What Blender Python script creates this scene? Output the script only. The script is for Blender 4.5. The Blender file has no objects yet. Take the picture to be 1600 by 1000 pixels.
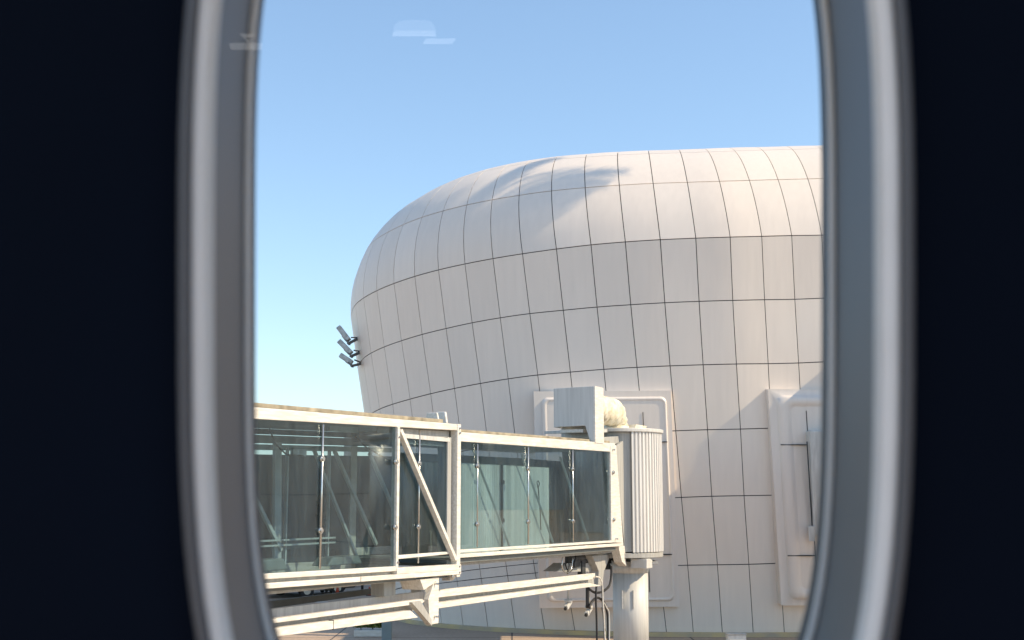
import bpy, bmesh, math, random
from mathutils import Vector, Matrix
random.seed(7)
R = math.radians
C = bpy.context.scene.collection
scn = bpy.context.scene
# ---------------------------------------------------------------- camera, sky, sun, exposure
F = 1900.0; EYE = 4.6; TH = math.atan(280/F); CT, ST = math.cos(TH), math.sin(TH)
cam_d = bpy.data.cameras.new('camera'); cam = bpy.data.objects.new('camera', cam_d); C.objects.link(cam)
cam.location = (0, 0, EYE); cam.rotation_euler = (R(90) + TH, 0, 0)
cam_d.sensor_width = 36; cam_d.lens = 36*F/1600; cam_d.clip_start = 0.02; cam_d.clip_end = 9000
cam_d.dof.use_dof = True; cam_d.dof.focus_distance = 34; cam_d.dof.aperture_fstop = 12
scn.camera = cam
SUN_EL, SUN_B = R(38), R(-13)          # elevation, direction from +X towards +Y
SUN = Vector((math.cos(SUN_EL)*math.cos(SUN_B), math.cos(SUN_EL)*math.sin(SUN_B), math.sin(SUN_EL)))
w = bpy.data.worlds.new('World'); scn.world = w; w.use_nodes = True
nt = w.node_tree; bg = nt.nodes['Background']
sky = nt.nodes.new('ShaderNodeTexSky'); sky.sky_type = 'NISHITA'; sky.sun_disc = False
sky.sun_elevation = SUN_EL; sky.sun_rotation = R(90) - SUN_B
sky.air_density = 1.0; sky.dust_density = 0.4; sky.ozone_density = 0.6
gm = nt.nodes.new('ShaderNodeGamma'); gm.inputs[1].default_value = .8
cm = nt.nodes.new('ShaderNodeMix'); cm.data_type = 'RGBA'; cm.blend_type = 'MULTIPLY'; cm.inputs[0].default_value = 1; cm.inputs[7].default_value = (1.05, 1.20, 1.31, 1)
nt.links.new(sky.outputs[0], gm.inputs[0]); nt.links.new(gm.outputs[0], cm.inputs[6]); nt.links.new(cm.outputs[2], bg.inputs[0]); bg.inputs[1].default_value = 0.15
sl = bpy.data.lights.new('sun', 'SUN'); sl.energy = 3.6; sl.angle = R(0.6); sl.color = (1, .80, .54)
so = bpy.data.objects.new('sun', sl); C.objects.link(so); so.rotation_euler = (-SUN).to_track_quat('-Z', 'Y').to_euler()
scn.view_settings.view_transform = 'Standard'; scn.view_settings.look = 'None'
scn.view_settings.exposure = 0.7; scn.view_settings.gamma = 1
scn.cycles.max_bounces = 8; scn.cycles.transparent_max_bounces = 16

# ---------------------------------------------------------------- pixel helpers (photo 1600x1000)
def ray(px, py):
    x = (px-800)/F; u = (500-py)/F
    return Vector((x, CT-u*ST, ST+u*CT))
def at(px, py, Y):
    r = ray(px, py); return Vector((0, 0, EYE)) + r*(Y/r.y)
ANG = math.atan2(ray(1713, 780).x, ray(1713, 780).y)
BE = Vector((math.sin(ANG), math.cos(ANG), 0)); BN = Vector((math.cos(ANG), -math.sin(ANG), 0))
B0 = ray(410, 780)*(20/ray(410, 780).y); B0.z = 0
def bp(px, py, wd=0.0):               # pixel -> (u, z) on the bridge plane wd metres behind its near face
    r = ray(px, py); t = ((B0 - BN*wd).dot(BN))/r.dot(BN); P = r*t
    return (P-B0).dot(BE), P.z+EYE
def bu(px, py, u):                    # pixel -> (w, z) on the cross plane at u
    r = ray(px, py); t = (B0 + BE*u).dot(BE)/r.dot(BE); P = r*t
    return -(P-B0).dot(BN), P.z+EYE
BROT = math.atan2(BE.y, BE.x)

# ---------------------------------------------------------------- materials
def mat(name, col, rough=.6, metal=0., noise=.08, nscale=3., bump=0., spec=.5, streak=False, tone=False, detail_col=None):
    m = bpy.data.materials.new(name); m.use_nodes = True; t = m.node_tree; b = t.nodes['Principled BSDF']
    b.inputs['Roughness'].default_value = rough; b.inputs['Metallic'].default_value = metal
    b.inputs['Specular IOR Level'].default_value = spec
    tc = t.nodes.new('ShaderNodeTexCoord'); n = t.nodes.new('ShaderNodeTexNoise'); n.inputs['Scale'].default_value = nscale
    n.inputs['Detail'].default_value = 6; src = tc.outputs['Object']
    if streak:
        mp = t.nodes.new('ShaderNodeMapping'); mp.inputs['Scale'].default_value = (6, 6, .25) if streak is True else streak
        t.links.new(src, mp.inputs[0]); src = mp.outputs[0]
    t.links.new(src, n.inputs['Vector'])
    cr = t.nodes.new('ShaderNodeMapRange'); cr.inputs[1].default_value = .3; cr.inputs[2].default_value = .7
    t.links.new(n.outputs[0], cr.inputs[0])
    mx = t.nodes.new('ShaderNodeMix'); mx.data_type = 'RGBA'
    dc = detail_col or [max(0, c*(1-noise*2)) for c in col]
    mx.inputs[6].default_value = (*dc, 1); mx.inputs[7].default_value = (*[min(1, c*(1+noise*.5)) for c in col], 1)
    t.links.new(cr.outputs[0], mx.inputs[0]); out = mx.outputs[2]
    if tone:
        at_ = t.nodes.new('ShaderNodeAttribute'); at_.attribute_name = 'tone'
        m2 = t.nodes.new('ShaderNodeMix'); m2.data_type = 'RGBA'; m2.blend_type = 'MULTIPLY'; m2.inputs[0].default_value = 1
        t.links.new(out, m2.inputs[6]); t.links.new(at_.outputs['Color'], m2.inputs[7]); out = m2.outputs[2]
    t.links.new(out, b.inputs['Base Color'])
    if bump:
        bm_ = t.nodes.new('ShaderNodeBump'); bm_.inputs['Strength'].default_value = bump; bm_.inputs['Distance'].default_value = .02
        t.links.new(n.outputs[0], bm_.inputs['Height']); t.links.new(bm_.outputs[0], b.inputs['Normal'])
    return m
def glass_mat(name, tint, refl=(1, 1, 1), rough=.02, bump=.0, bscale=1., dust=0):
    m = bpy.data.materials.new(name); m.use_nodes = True; t = m.node_tree
    for n in list(t.nodes):
        if n.type == 'BSDF_PRINCIPLED': t.nodes.remove(n)
    o = t.nodes['Material Output']; tr = t.nodes.new('ShaderNodeBsdfTransparent'); gl = t.nodes.new('ShaderNodeBsdfGlossy')
    tr.inputs[0].default_value = (*tint, 1); gl.inputs[0].default_value = (*refl, 1); gl.inputs['Roughness'].default_value = rough
    lw = t.nodes.new('ShaderNodeLayerWeight'); lw.inputs[0].default_value = .5; pw = t.nodes.new('ShaderNodeMath'); pw.operation = 'POWER'; pw.inputs[1].default_value = 4.2
    ma = t.nodes.new('ShaderNodeMath'); ma.operation = 'MULTIPLY_ADD'; ma.inputs[1].default_value = .96; ma.inputs[2].default_value = .035; mx = t.nodes.new('ShaderNodeMixShader')
    t.links.new(lw.outputs['Facing'], pw.inputs[0]); t.links.new(pw.outputs[0], ma.inputs[0]); t.links.new(ma.outputs[0], mx.inputs[0]); t.links.new(tr.outputs[0], mx.inputs[1]); t.links.new(gl.outputs[0], mx.inputs[2])
    last = mx.outputs[0]
    if dust:
        tc2 = t.nodes.new('ShaderNodeTexCoord'); m2 = t.nodes.new('ShaderNodeMapping'); m2.inputs['Scale'].default_value = (3, 3, .7); n2 = t.nodes.new('ShaderNodeTexNoise'); n2.inputs['Scale'].default_value = 1.5; n2.inputs['Detail'].default_value = 5
        mr = t.nodes.new('ShaderNodeMapRange'); mr.inputs[1].default_value = .35; mr.inputs[2].default_value = .7; mr.inputs[3].default_value = dust*.4; mr.inputs[4].default_value = dust*1.6
        df = t.nodes.new('ShaderNodeBsdfDiffuse'); df.inputs[0].default_value = (.42, .52, .56, 1); m3 = t.nodes.new('ShaderNodeMixShader')
        t.links.new(tc2.outputs['Object'], m2.inputs[0]); t.links.new(m2.outputs[0], n2.inputs['Vector']); t.links.new(n2.outputs[0], mr.inputs[0]); t.links.new(mr.outputs[0], m3.inputs[0])
        t.links.new(last, m3.inputs[1]); t.links.new(df.outputs[0], m3.inputs[2]); last = m3.outputs[0]
    t.links.new(last, o.inputs[0])
    if bump:
        tc = t.nodes.new('ShaderNodeTexCoord'); n = t.nodes.new('ShaderNodeTexNoise'); n.inputs['Scale'].default_value = bscale; n.inputs['Detail'].default_value = 1
        mp = t.nodes.new('ShaderNodeMapping'); mp.inputs['Scale'].default_value = (1, 1, .35)
        b = t.nodes.new('ShaderNodeBump'); b.inputs['Strength'].default_value = bump; b.inputs['Distance'].default_value = .05
        t.links.new(tc.outputs['Object'], mp.inputs[0]); t.links.new(mp.outputs[0], n.inputs['Vector'])
        t.links.new(n.outputs[0], b.inputs['Height']); t.links.new(b.outputs[0], gl.inputs['Normal'])
    return m
M_PANEL = mat('brushed panel', (.84, .75, .665), .5, .04, .02, 1.2, streak=(5, 5, .2), tone=True)
M_MOULD = mat('portal moulding', (.78, .71, .65), .40, .08, .03, 1.2, streak=True)
M_JOINT = mat('joint backing', (.035, .035, .04), .9)
M_ROOF = mat('roof membrane', (.5, .49, .47), .8)
M_WHITE = mat('cream paint', (.74, .72, .68), .42, 0, .07, 2.5, streak=(1.2, 8, 8), detail_col=(.58, .55, .48))
M_ROOFTRIM = mat('weathered roof edge', (.36, .31, .22), .8, 0, .25, 4, bump=.4)
M_GREY = mat('grey paint', (.42, .42, .40), .5, 0, .12, 2, streak=True)
M_GREYL = mat('light grey paint', (.6, .6, .58), .45, 0, .1, 2, streak=True)
M_CORR = mat('corrugated curtain', (.72, .71, .69), .38, .1, .08, 2, streak=True)
M_MID = mat('mid grey metal', (.16, .17, .17), .6, 0, .2, 6)
M_SLATE = mat('slate rail', (.055, .075, .085), .6, 0, .15, 3)
M_DARK = mat('dark metal', (.05, .055, .06), .6, 0, .3, 6)
M_STEEL = mat('stainless steel', (.6, .6, .58), .25, .9, .05, 5)
M_RUBBER = mat('black cable', (.02, .02, .022), .55, 0, .2)
M_DUCT = mat('duct fabric', (.78, .74, .63), .6, 0, .15, 5, bump=.6, detail_col=(.55, .47, .31))
M_FLOOR = mat('bridge floor', (.16, .18, .18), .7)
M_CEIL = mat('bridge ceiling', (.33, .36, .38), .5, 0, .15, 1.5)
M_INFR = mat('inner frame paint', (.62, .66, .66), .5)
M_FARDARK = mat('far side dark panel', (.016, .06, .10), .25, 0, .3, .8, spec=.6)
M_FARPALE = mat('far side pale panel', (.84, .86, .80), .5, 0, .15, 1, streak=(4, 4, .2))
M_GLASS = glass_mat('near tunnel glass', (.68, .76, .785), (.9, .97, 1), .015, .09, .9, dust=.026)
M_GROUND = None
# ---------------------------------------------------------------- mesh helpers
def tag(o, label=None, cat=None, group=None, kind=None):
    for k, v in (('label', label), ('category', cat), ('group', group), ('kind', kind)):
        if v: o[k] = v
    return o
def empty(name, loc=(0, 0, 0), rz=0, **kw):
    o = bpy.data.objects.new(name, None); C.objects.link(o); o.location = loc; o.rotation_euler = (0, 0, rz)
    o.empty_display_size = .2
    return tag(o, **kw)
class MB:
    def __init__(s): s.bm = bmesh.new()
    def quad(s, *p, smooth=False):
        f = s.bm.faces.new([s.bm.verts.new(q) for q in p]); f.smooth = smooth; return f
    def hexa(s, a, b):                       # two quads a (bottom loop) and b (top loop)
        va = [s.bm.verts.new(q) for q in a]; vb = [s.bm.verts.new(q) for q in b]; n = len(va)
        s.bm.faces.new(va[::-1]); s.bm.faces.new(vb)
        for i in range(n): s.bm.faces.new((va[i], va[(i+1) % n], vb[(i+1) % n], vb[i]))
    def box(s, x0, x1, y0, y1, z0, z1):
        s.hexa([(x0, y0, z0), (x1, y0, z0), (x1, y1, z0), (x0, y1, z0)], [(x0, y0, z1), (x1, y0, z1), (x1, y1, z1), (x0, y1, z1)])
    def plate(s, pts, y0, y1):               # polygon in (u, z) between w = y0 and y1
        s.hexa([(p[0], y1, p[1]) for p in pts], [(p[0], y0, p[1]) for p in pts])
    def cross(s, pts, x0, x1):               # polygon in (w, z) between u = x0 and x1
        s.hexa([(x0, p[0], p[1]) for p in pts], [(x1, p[0], p[1]) for p in pts])
    def bar(s, a, b, wd, ht, up=(0, 0, 1)):
        a, b = Vector(a), Vector(b); d = (b-a).normalized(); x = d.cross(Vector(up)).normalized(); y = x.cross(d)
        f = lambda c: [c + x*i*wd/2 + y*j*ht/2 for i, j in ((-1, -1), (1, -1), (1, 1), (-1, 1))]
        s.hexa(f(a), f(b))
    def tube(s, pts, r, seg=10, caps=True, radii=None):
        pts = [Vector(p) for p in pts]; rings = []; prev = None
        for i, p in enumerate(pts):
            d = (pts[min(i+1, len(pts)-1)] - pts[max(i-1, 0)]).normalized()
            if prev is None: x = d.orthogonal().normalized()
            else: x = (prev - d*prev.dot(d)).normalized()
            prev = x; y = d.cross(x); rr = radii[i] if radii else r
            rings.append([s.bm.verts.new(p + (x*math.cos(a)+y*math.sin(a))*rr) for a in [2*math.pi*k/seg for k in range(seg)]])
        for A, B in zip(rings, rings[1:]):
            for k in range(seg):
                f = s.bm.faces.new((A[k], A[(k+1) % seg], B[(k+1) % seg], B[k])); f.smooth = True
        if caps: s.bm.faces.new(rings[0][::-1]); s.bm.faces.new(rings[-1])
    def sphere(s, c, r, seg=10):
        res = bmesh.ops.create_uvsphere(s.bm, u_segments=seg, v_segments=seg//2+1, radius=r, matrix=Matrix.Translation(c))
        for v in res['verts']:
            for f in v.link_faces: f.smooth = True
    def build(s, name, m, parent=None, bevel=0, mats=None):
        bmesh.ops.recalc_face_normals(s.bm, faces=s.bm.faces)
        me = bpy.data.meshes.new(name); s.bm.to_mesh(me); s.bm.free()
        for q in (mats or [m]): me.materials.append(q)
        o = bpy.data.objects.new(name, me); C.objects.link(o)
        if parent: o.parent = parent
        if bevel:
            b = o.modifiers.new('bevel', 'BEVEL'); b.width = bevel; b.segments = 2; b.limit_method = 'ANGLE'; b.angle_limit = R(40)
        return o

# ---------------------------------------------------------------- ground
def ground():
    m = bpy.data.materials.new('concrete apron'); m.use_nodes = True; t = m.node_tree; b = t.nodes['Principled BSDF']
    tc = t.nodes.new('ShaderNodeTexCoord'); n1 = t.nodes.new('ShaderNodeTexNoise'); n1.inputs['Scale'].default_value = .12; n1.inputs['Detail'].default_value = 9
    n2 = t.nodes.new('ShaderNodeTexNoise'); n2.inputs['Scale'].default_value = 9; n2.inputs['Detail'].default_value = 5
    br = t.nodes.new('ShaderNodeTexBrick'); br.inputs['Scale'].default_value = 1; br.inputs['Brick Width'].default_value = 6; br.inputs['Row Height'].default_value = 6
    br.inputs['Mortar Size'].default_value = .03; br.offset = 0; br.inputs['Color1'].default_value = (.50, .375, .275, 1); br.inputs['Color2'].default_value = (.54, .41, .30, 1); br.inputs['Mortar'].default_value = (.12, .10, .09, 1)
    for q in (n1, n2, br): t.links.new(tc.outputs['Object'], q.inputs['Vector'])
    last = br.outputs[0]
    for q, lo in ((n1, .62), (n2, .8)):
        mr = t.nodes.new('ShaderNodeMapRange'); mr.inputs[1].default_value = .3; mr.inputs[2].default_value = .7; mr.inputs[3].default_value = lo; mr.inputs[4].default_value = 1.1
        a = t.nodes.new('ShaderNodeMix'); a.data_type = 'RGBA'; a.blend_type = 'MULTIPLY'; a.inputs[0].default_value = 1
        t.links.new(q.outputs[0], mr.inputs[0]); t.links.new(last, a.inputs[6]); t.links.new(mr.outputs[0], a.inputs[7]); last = a.outputs[2]
    t.links.new(last, b.inputs['Base Color']); b.inputs['Roughness'].default_value = .85
    s = MB(); s.quad((-4000, -4000, 0), (4000, -4000, 0), (4000, 4000, 0), (-4000, 4000, 0))
    tag(s.build('ground', m), kind='structure')
    s = MB()
    for x0, y0, x1, y1 in ((-40, 56, 6, 56.3), (-40, 47.2, -11, 47.4)): s.box(x0, x1, y0, y1, .004, .008)
    tag(s.build('apron_marking', mat('white line paint', (.7, .7, .66), .7)), kind='structure')
ground()

# ---------------------------------------------------------------- terminal building
G=[[(-6.33,49.07,14.41),(-6.07,48.02,14.53),(-5.62,47.04,14.65),(-5.03,46.14,14.76),(-4.34,45.32,14.89),(-3.56,44.60,15.01),(-2.71,43.96,15.11),(-1.81,43.40,15.21),(-0.87,42.92,15.30),(0.12,42.51,15.38),(1.30,42.14,15.47),(2.51,41.85,15.53),(3.73,41.62,15.58),(4.94,41.45,15.62),(6.17,41.40,15.66),(7.38,41.50,15.72),(8.52,41.67,15.79),(9.57,41.82,15.86),(10.65,41.95,15.92),(11.73,42.03,15.97)],
[(-6.54,49.11,12.18),(-6.27,47.99,12.28),(-5.81,46.94,12.39),(-5.19,46.00,12.52),(-4.45,45.15,12.65),(-3.61,44.39,12.78),(-2.69,43.73,12.90),(-1.70,43.16,13.01),(-0.68,42.67,13.11),(0.37,42.26,13.20),(1.56,41.90,13.30),(2.76,41.63,13.39),(3.94,41.41,13.45),(5.14,41.26,13.50),(6.37,41.24,13.55),(7.58,41.36,13.61),(8.71,41.53,13.67),(9.79,41.68,13.73),(10.87,41.80,13.77),(11.95,41.87,13.82)],
[(-6.21,49.20,10.02),(-5.94,48.12,10.13),(-5.50,47.12,10.24),(-4.89,46.19,10.37),(-4.16,45.36,10.50),(-3.33,44.63,10.64),(-2.41,43.98,10.77),(-1.44,43.42,10.90),(-0.42,42.94,11.01),(0.63,42.54,11.10),(1.80,42.21,11.17),(2.97,41.95,11.24),(4.13,41.73,11.29),(5.30,41.60,11.34),(6.49,41.60,11.39),(7.68,41.73,11.44),(8.82,41.90,11.49),(9.91,42.05,11.53),(11.01,42.16,11.59),(12.10,42.23,11.64)],
[(-5.84,49.30,7.84),(-5.59,48.27,7.95),(-5.15,47.30,8.07),(-4.56,46.41,8.19),(-3.83,45.60,8.32),(-3.01,44.88,8.46),(-2.10,44.25,8.60),(-1.14,43.70,8.73),(-0.14,43.23,8.85),(0.91,42.85,8.95),(2.05,42.53,9.02),(3.21,42.29,9.09),(4.35,42.09,9.14),(5.49,41.97,9.18),(6.64,41.99,9.22),(7.82,42.13,9.26),(8.96,42.30,9.29),(10.06,42.45,9.33),(11.17,42.56,9.39),(12.28,42.62,9.44)],
[(-5.51,49.39,5.58),(-5.28,48.41,5.68),(-4.85,47.48,5.79),(-4.26,46.61,5.90),(-3.53,45.82,6.04),(-2.71,45.12,6.19),(-1.80,44.50,6.33),(-0.85,43.96,6.47),(0.14,43.51,6.60),(1.18,43.14,6.71),(2.29,42.84,6.79),(3.43,42.61,6.86),(4.58,42.42,6.91),(5.69,42.32,6.95),(6.80,42.36,6.99),(7.97,42.52,7.02),(9.08,42.68,7.06),(10.20,42.83,7.09),(11.32,42.93,7.13),(12.44,42.98,7.18)],
[(-5.11,49.49,3.30),(-4.89,48.57,3.41),(-4.48,47.69,3.51),(-3.89,46.86,3.63),(-3.18,46.10,3.76),(-2.36,45.41,3.90),(-1.47,44.81,4.05),(-0.52,44.29,4.18),(0.47,43.85,4.29),(1.50,43.50,4.39),(2.58,43.22,4.48),(3.71,43.00,4.56),(4.83,42.83,4.61),(5.90,42.76,4.66),(6.97,42.82,4.70),(8.12,42.99,4.72),(9.22,43.15,4.74),(10.35,43.29,4.77),(11.49,43.38,4.82),(12.63,43.43,4.86)],
[(-4.72,49.62,0.99),(-4.51,48.73,1.12),(-4.12,47.90,1.24),(-3.55,47.10,1.36),(-2.83,46.36,1.48),(-2.02,45.69,1.61),(-1.12,45.10,1.75),(-0.16,44.60,1.88),(0.83,44.18,2.00),(1.86,43.84,2.10),(2.93,43.59,2.18),(4.05,43.38,2.25),(5.12,43.23,2.29),(6.13,43.19,2.32),(7.18,43.28,2.33),(8.31,43.45,2.34),(9.42,43.61,2.37),(10.56,43.74,2.42),(11.71,43.83,2.47),(12.86,43.86,2.52)],
[(-4.31,49.75,-1.50),(-4.12,48.90,-1.39),(-3.75,48.12,-1.27),(-3.20,47.35,-1.14),(-2.49,46.64,-1.00),(-1.68,45.99,-0.86),(-0.78,45.42,-0.72),(0.20,44.93,-0.58),(1.23,44.52,-0.44),(2.28,44.21,-0.33),(3.34,43.97,-0.25),(4.42,43.77,-0.19),(5.42,43.65,-0.15),(6.35,43.65,-0.13),(7.38,43.76,-0.13),(8.49,43.93,-0.13),(9.62,44.09,-0.11),(10.79,44.21,-0.07),(11.97,44.29,-0.02),(13.11,44.31,0.03)]]
C0 = -9
def cub(a, b, c, d, t): return b + (c-a)*.5*t + (a*1.0 - b*2.5 + c*2.0 - d*.5)*t*t + (d*.5 - a*.5 + b*1.5 - c*1.5)*t**3
GV = [[Vector(v) for v in row] for row in G]
# one smoothing pass along the plan keeps the shell fair
for row in GV:
    q = [v.copy() for v in row]
    for i in range(1, len(row)-1):
        row[i].y = q[i].y*.5 + (q[i-1].y+q[i+1].y)*.25
# bring the right hand half round to face the apron squarely (each point slides along its own sight line)
for row in GV:
    for i, v in enumerate(row):
        c = C0+i
        if c > 3:
            dy = .115*(c-3)*1.09*min(1, (c-3)/3); k_ = (v.y-dy)/v.y; row[i] = Vector((v.x*k_, v.y*k_, EYE+(v.z-EYE)*k_))
# the wall below the third seam stands more upright
for k, row in enumerate(GV):
    for i, v in enumerate(row):
        if k > 1: dy = .13+.205*(k-2); k_ = (v.y-dy)/v.y; row[i] = Vector((v.x*k_, v.y*k_, EYE+(v.z-EYE)*k_))
# local offsets of every row from row 2, in the frame of the plan curve
base = GV[1]
def frame(i, arr):
    d = arr[min(i+1, len(arr)-1)] - arr[max(i-1, 0)]; d = Vector((d.x, d.y, 0)).normalized()
    return d, Vector((-d.y, d.x, 0))
offs = [[None]*len(base) for _ in range(8)]
for i in range(len(base)):
    tg, nn = frame(i, base)
    for k in range(8):
        q = GV[k][i] - base[i]; offs[k][i] = (q.dot(tg), q.dot(nn), q.z)
# extend the plan curve: left around the rounded end, right along the front
pl = list(base); of = [list(r) for r in offs]
a = math.atan2(base[1].y-base[0].y, base[1].x-base[0].x)
nl = 0
while nl < 22:
    a -= R(4)
    a = max(a, R(-118)); p = pl[0] - Vector((math.cos(a), math.sin(a), 0))*1.21
    pl.insert(0, Vector((p.x, p.y, pl[0].z)));
    for k in range(8): of[k].insert(0, of[k][0])
    nl += 1
dr = (base[-1]-base[-3]).normalized()
for j in range(34):
    pl.append(pl[-1] + Vector((dr.x, dr.y, 0))*1.08)
    for k in range(8): of[k].append(of[k][-1])
CMIN = C0-nl; CMAX = CMIN+len(pl)-1
FR = [frame(i, pl) for i in range(len(pl))]
def S(c, r):
    x = min(max(c-CMIN, 0), len(pl)-1.0001); i = int(x); t = x-i
    ix = [min(max(i+j, 0), len(pl)-1) for j in (-1, 0, 1, 2)]
    P = cub(*[pl[j] for j in ix], t); tg = cub(*[FR[j][0] for j in ix], t).normalized(); nn = Vector((-tg.y, tg.x, 0))
    def off(k): 
        v = [Vector(of[k][j]) for j in ix]; return cub(*v, t)
    if r >= 2:
        y = min(max(r-1, 0), 6.9999) if r < 8 else 7; k = int(y); s = y-k
        if r >= 8: o = off(7) + (off(7)-off(6))*(r-8)
        else: o = cub(off(k-1) if k > 1 else off(1)*2-off(2), off(k), off(k+1), off(k+2) if k < 6 else off(7)*2-off(6), s)
        # blend slope at row 2
    else:
        o1 = off(0); h_ = min(max((c+3)/8, 0), 1); h_ = h_*h_*(3-2*h_); f0 = R(-5+13*h_); df = R(33-6*h_); f1 = f0+df; RR = o1.z/(math.sin(f1)-math.sin(f0)); f = f0 + df*(2-r)
        zz = RR*(math.sin(f)-math.sin(f0)); o = Vector((o1.x*zz/o1.z, RR*(math.cos(f0)-math.cos(f)), zz*1.05))
    return P + tg*o.x + nn*o.y + Vector((0, 0, o.z))
bld = empty('terminal_building', (4, 48, 0), label='curved terminal building clad in pale grey metal panels with a rounded left end', cat='building')
bld.matrix_world = Matrix.Translation((4, 48, 0)); OB = Vector((4, 48, 0))
rows = [-.85, 0, 1, 2, 3, 4, 5, 6, 7, 8, 8.15]
bm = bmesh.new(); tone = bm.loops.layers.float_color.new('tone'); bk = MB()
def patch(c0, c1, r0, r1, n=5, mg=.012, mr=.007, depth=.035):
    a0, a1, b0, b1 = c0+mg, c1-mg, r0+mr, r1-mr
    tv = 1 + random.uniform(-.035, .02); tw = random.uniform(-.006, .006); tc_ = (tv+tw, tv, tv-tw, 1)
    bow = random.uniform(-.004, .008)
    g = []
    for j in range(n+1):
        row = []
        for i in range(n+1):
            s_, t_ = i/n, j/n; c, r = a0+(a1-a0)*s_, b0+(b1-b0)*t_
            p = S(c, r); e = .02
            nn = (S(c+e, r)-S(c-e, r)).cross(S(c, r-e)-S(c, r+e)).normalized()
            if nn.dot(Vector((0, -1, .2))) < -.9: pass
            row.append((p + nn*bow*16*s_*(1-s_)*t_*(1-t_) - OB, nn))
        g.append(row)
    vs = [[bm.verts.new(q[0]) for q in row] for row in g]; fs = []
    for j in range(n):
        for i in range(n):
            f = bm.faces.new((vs[j][i], vs[j+1][i], vs[j+1][i+1], vs[j][i+1])); f.smooth = True; fs.append(f)
    edge = [(j, 0) for j in range(n+1)] + [(n, i) for i in range(1, n+1)] + [(j, n) for j in range(n-1, -1, -1)] + [(0, i) for i in range(n-1, 0, -1)]
    top = [bm.verts.new(g[j][i][0]) for j, i in edge]; bot = [bm.verts.new(g[j][i][0]-g[j][i][1]*depth) for j, i in edge]
    for k in range(len(edge)):
        l = (k+1) % len(edge); fs.append(bm.faces.new((top[k], top[l], bot[l], bot[k])))
    for f in fs:
        for l in f.loops: l[tone] = tc_
for c in range(CMIN, CMAX):
    n = 5 if -12 <= c < 11 else 2
    for k in range(len(rows)-1):
        r0, r1 = rows[k], rows[k+1]
        if r1 - r0 < .5: patch(c, c+1, r0, r1, 2); continue
        if r0 == 6 and -5 <= c < 0: patch(c, c+1, 6, 6.86, n); patch(c, c+1, 6.86, 7, n, mr=.004); continue
        patch(c, c+1, r0, r1, n)
bmesh.ops.recalc_face_normals(bm, faces=[])
me = bpy.data.meshes.new('cladding'); bm.to_mesh(me); bm.free(); me.materials.append(M_PANEL)
o = bpy.data.objects.new('cladding', me); C.objects.link(o); o.parent = bld
# dark backing right behind the joints
rr = [-.85+.25*i for i in range(37)]
def back(c, r):
    e = .02; p = S(c, r); nn = (S(c+e, r)-S(c-e, r)).cross(S(c, r-e)-S(c, r+e)).normalized(); return p - nn*.03 - OB
gr = [[bk.bm.verts.new(back(CMIN+i*.5, r)) for r in rr] for i in range((CMAX-CMIN)*2+1)]
for A, B in zip(gr, gr[1:]):
    for j in range(len(rr)-1):
        f = bk.bm.faces.new((A[j], A[j+1], B[j+1], B[j])); f.smooth = True
bk.build('wall_backing', M_JOINT, bld)
# roof deck and rear walls
rf = MB(); edge = [S(c, -.84)-OB for c in range(CMIN, CMAX+1)]
yb = max(edge[0].y, 30); zr = sum(p.z for p in edge)/len(edge)
pts = edge + [Vector((edge[-1].x, yb, edge[-1].z)), Vector((edge[0].x, yb+.01, edge[0].z))]
cen = Vector((5, 10, max(p.z for p in edge)+.15)); vc = rf.bm.verts.new(cen); vv = [rf.bm.verts.new(p) for p in pts]
for i in range(len(vv)): rf.bm.faces.new((vv[i], vv[(i+1) % len(vv)], vc))
rf.build('roof', M_ROOF, bld)
rw = MB(); q = [edge[-1]*1, Vector((edge[-1].x, yb, edge[-1].z)), Vector((edge[0].x, yb+.01, edge[0].z)), edge[0]]
E1 = [S(CMAX, r)-OB for r in rr]; v = [rw.bm.verts.new(p) for p in E1] + [rw.bm.verts.new((edge[-1].x, yb, E1[-1].z)), rw.bm.verts.new((edge[-1].x, yb, edge[-1].z))]
rw.bm.faces.new(v)
rw.quad((edge[-1].x, yb, -.5), (edge[-1].x, yb, edge[-1].z), (edge[0].x, yb, edge[0].z), (edge[0].x, yb, -.5))
rw.build('rear_wall', M_GREYL, bld)
# kerb-like plinth at the foot of the wall
pn = MB()
cs = [-9+i*.5 for i in range(50)]
A = [S(c, 8.0) for c in cs]
def outp(c, d): 
    e = .05; tg = (S(c+e, 8)-S(c-e, 8)); tg.z = 0; tg.normalize(); p = S(c, 8) + Vector((tg.y, -tg.x, 0))*d; return p
for a_, b_ in zip(cs, cs[1:]):
    P = [outp(a_, -.3), outp(b_, -.3), outp(b_, .35), outp(a_, .35)]
    pn.hexa([Vector((p.x, p.y, -.05))-OB for p in P], [Vector((p.x, p.y, .13))-OB for p in P])
pn.build('plinth', mat('yellow kerb paint', (.62, .47, .22), .8, 0, .2, 1.2, detail_col=(.42, .36, .28)), bld)

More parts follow.
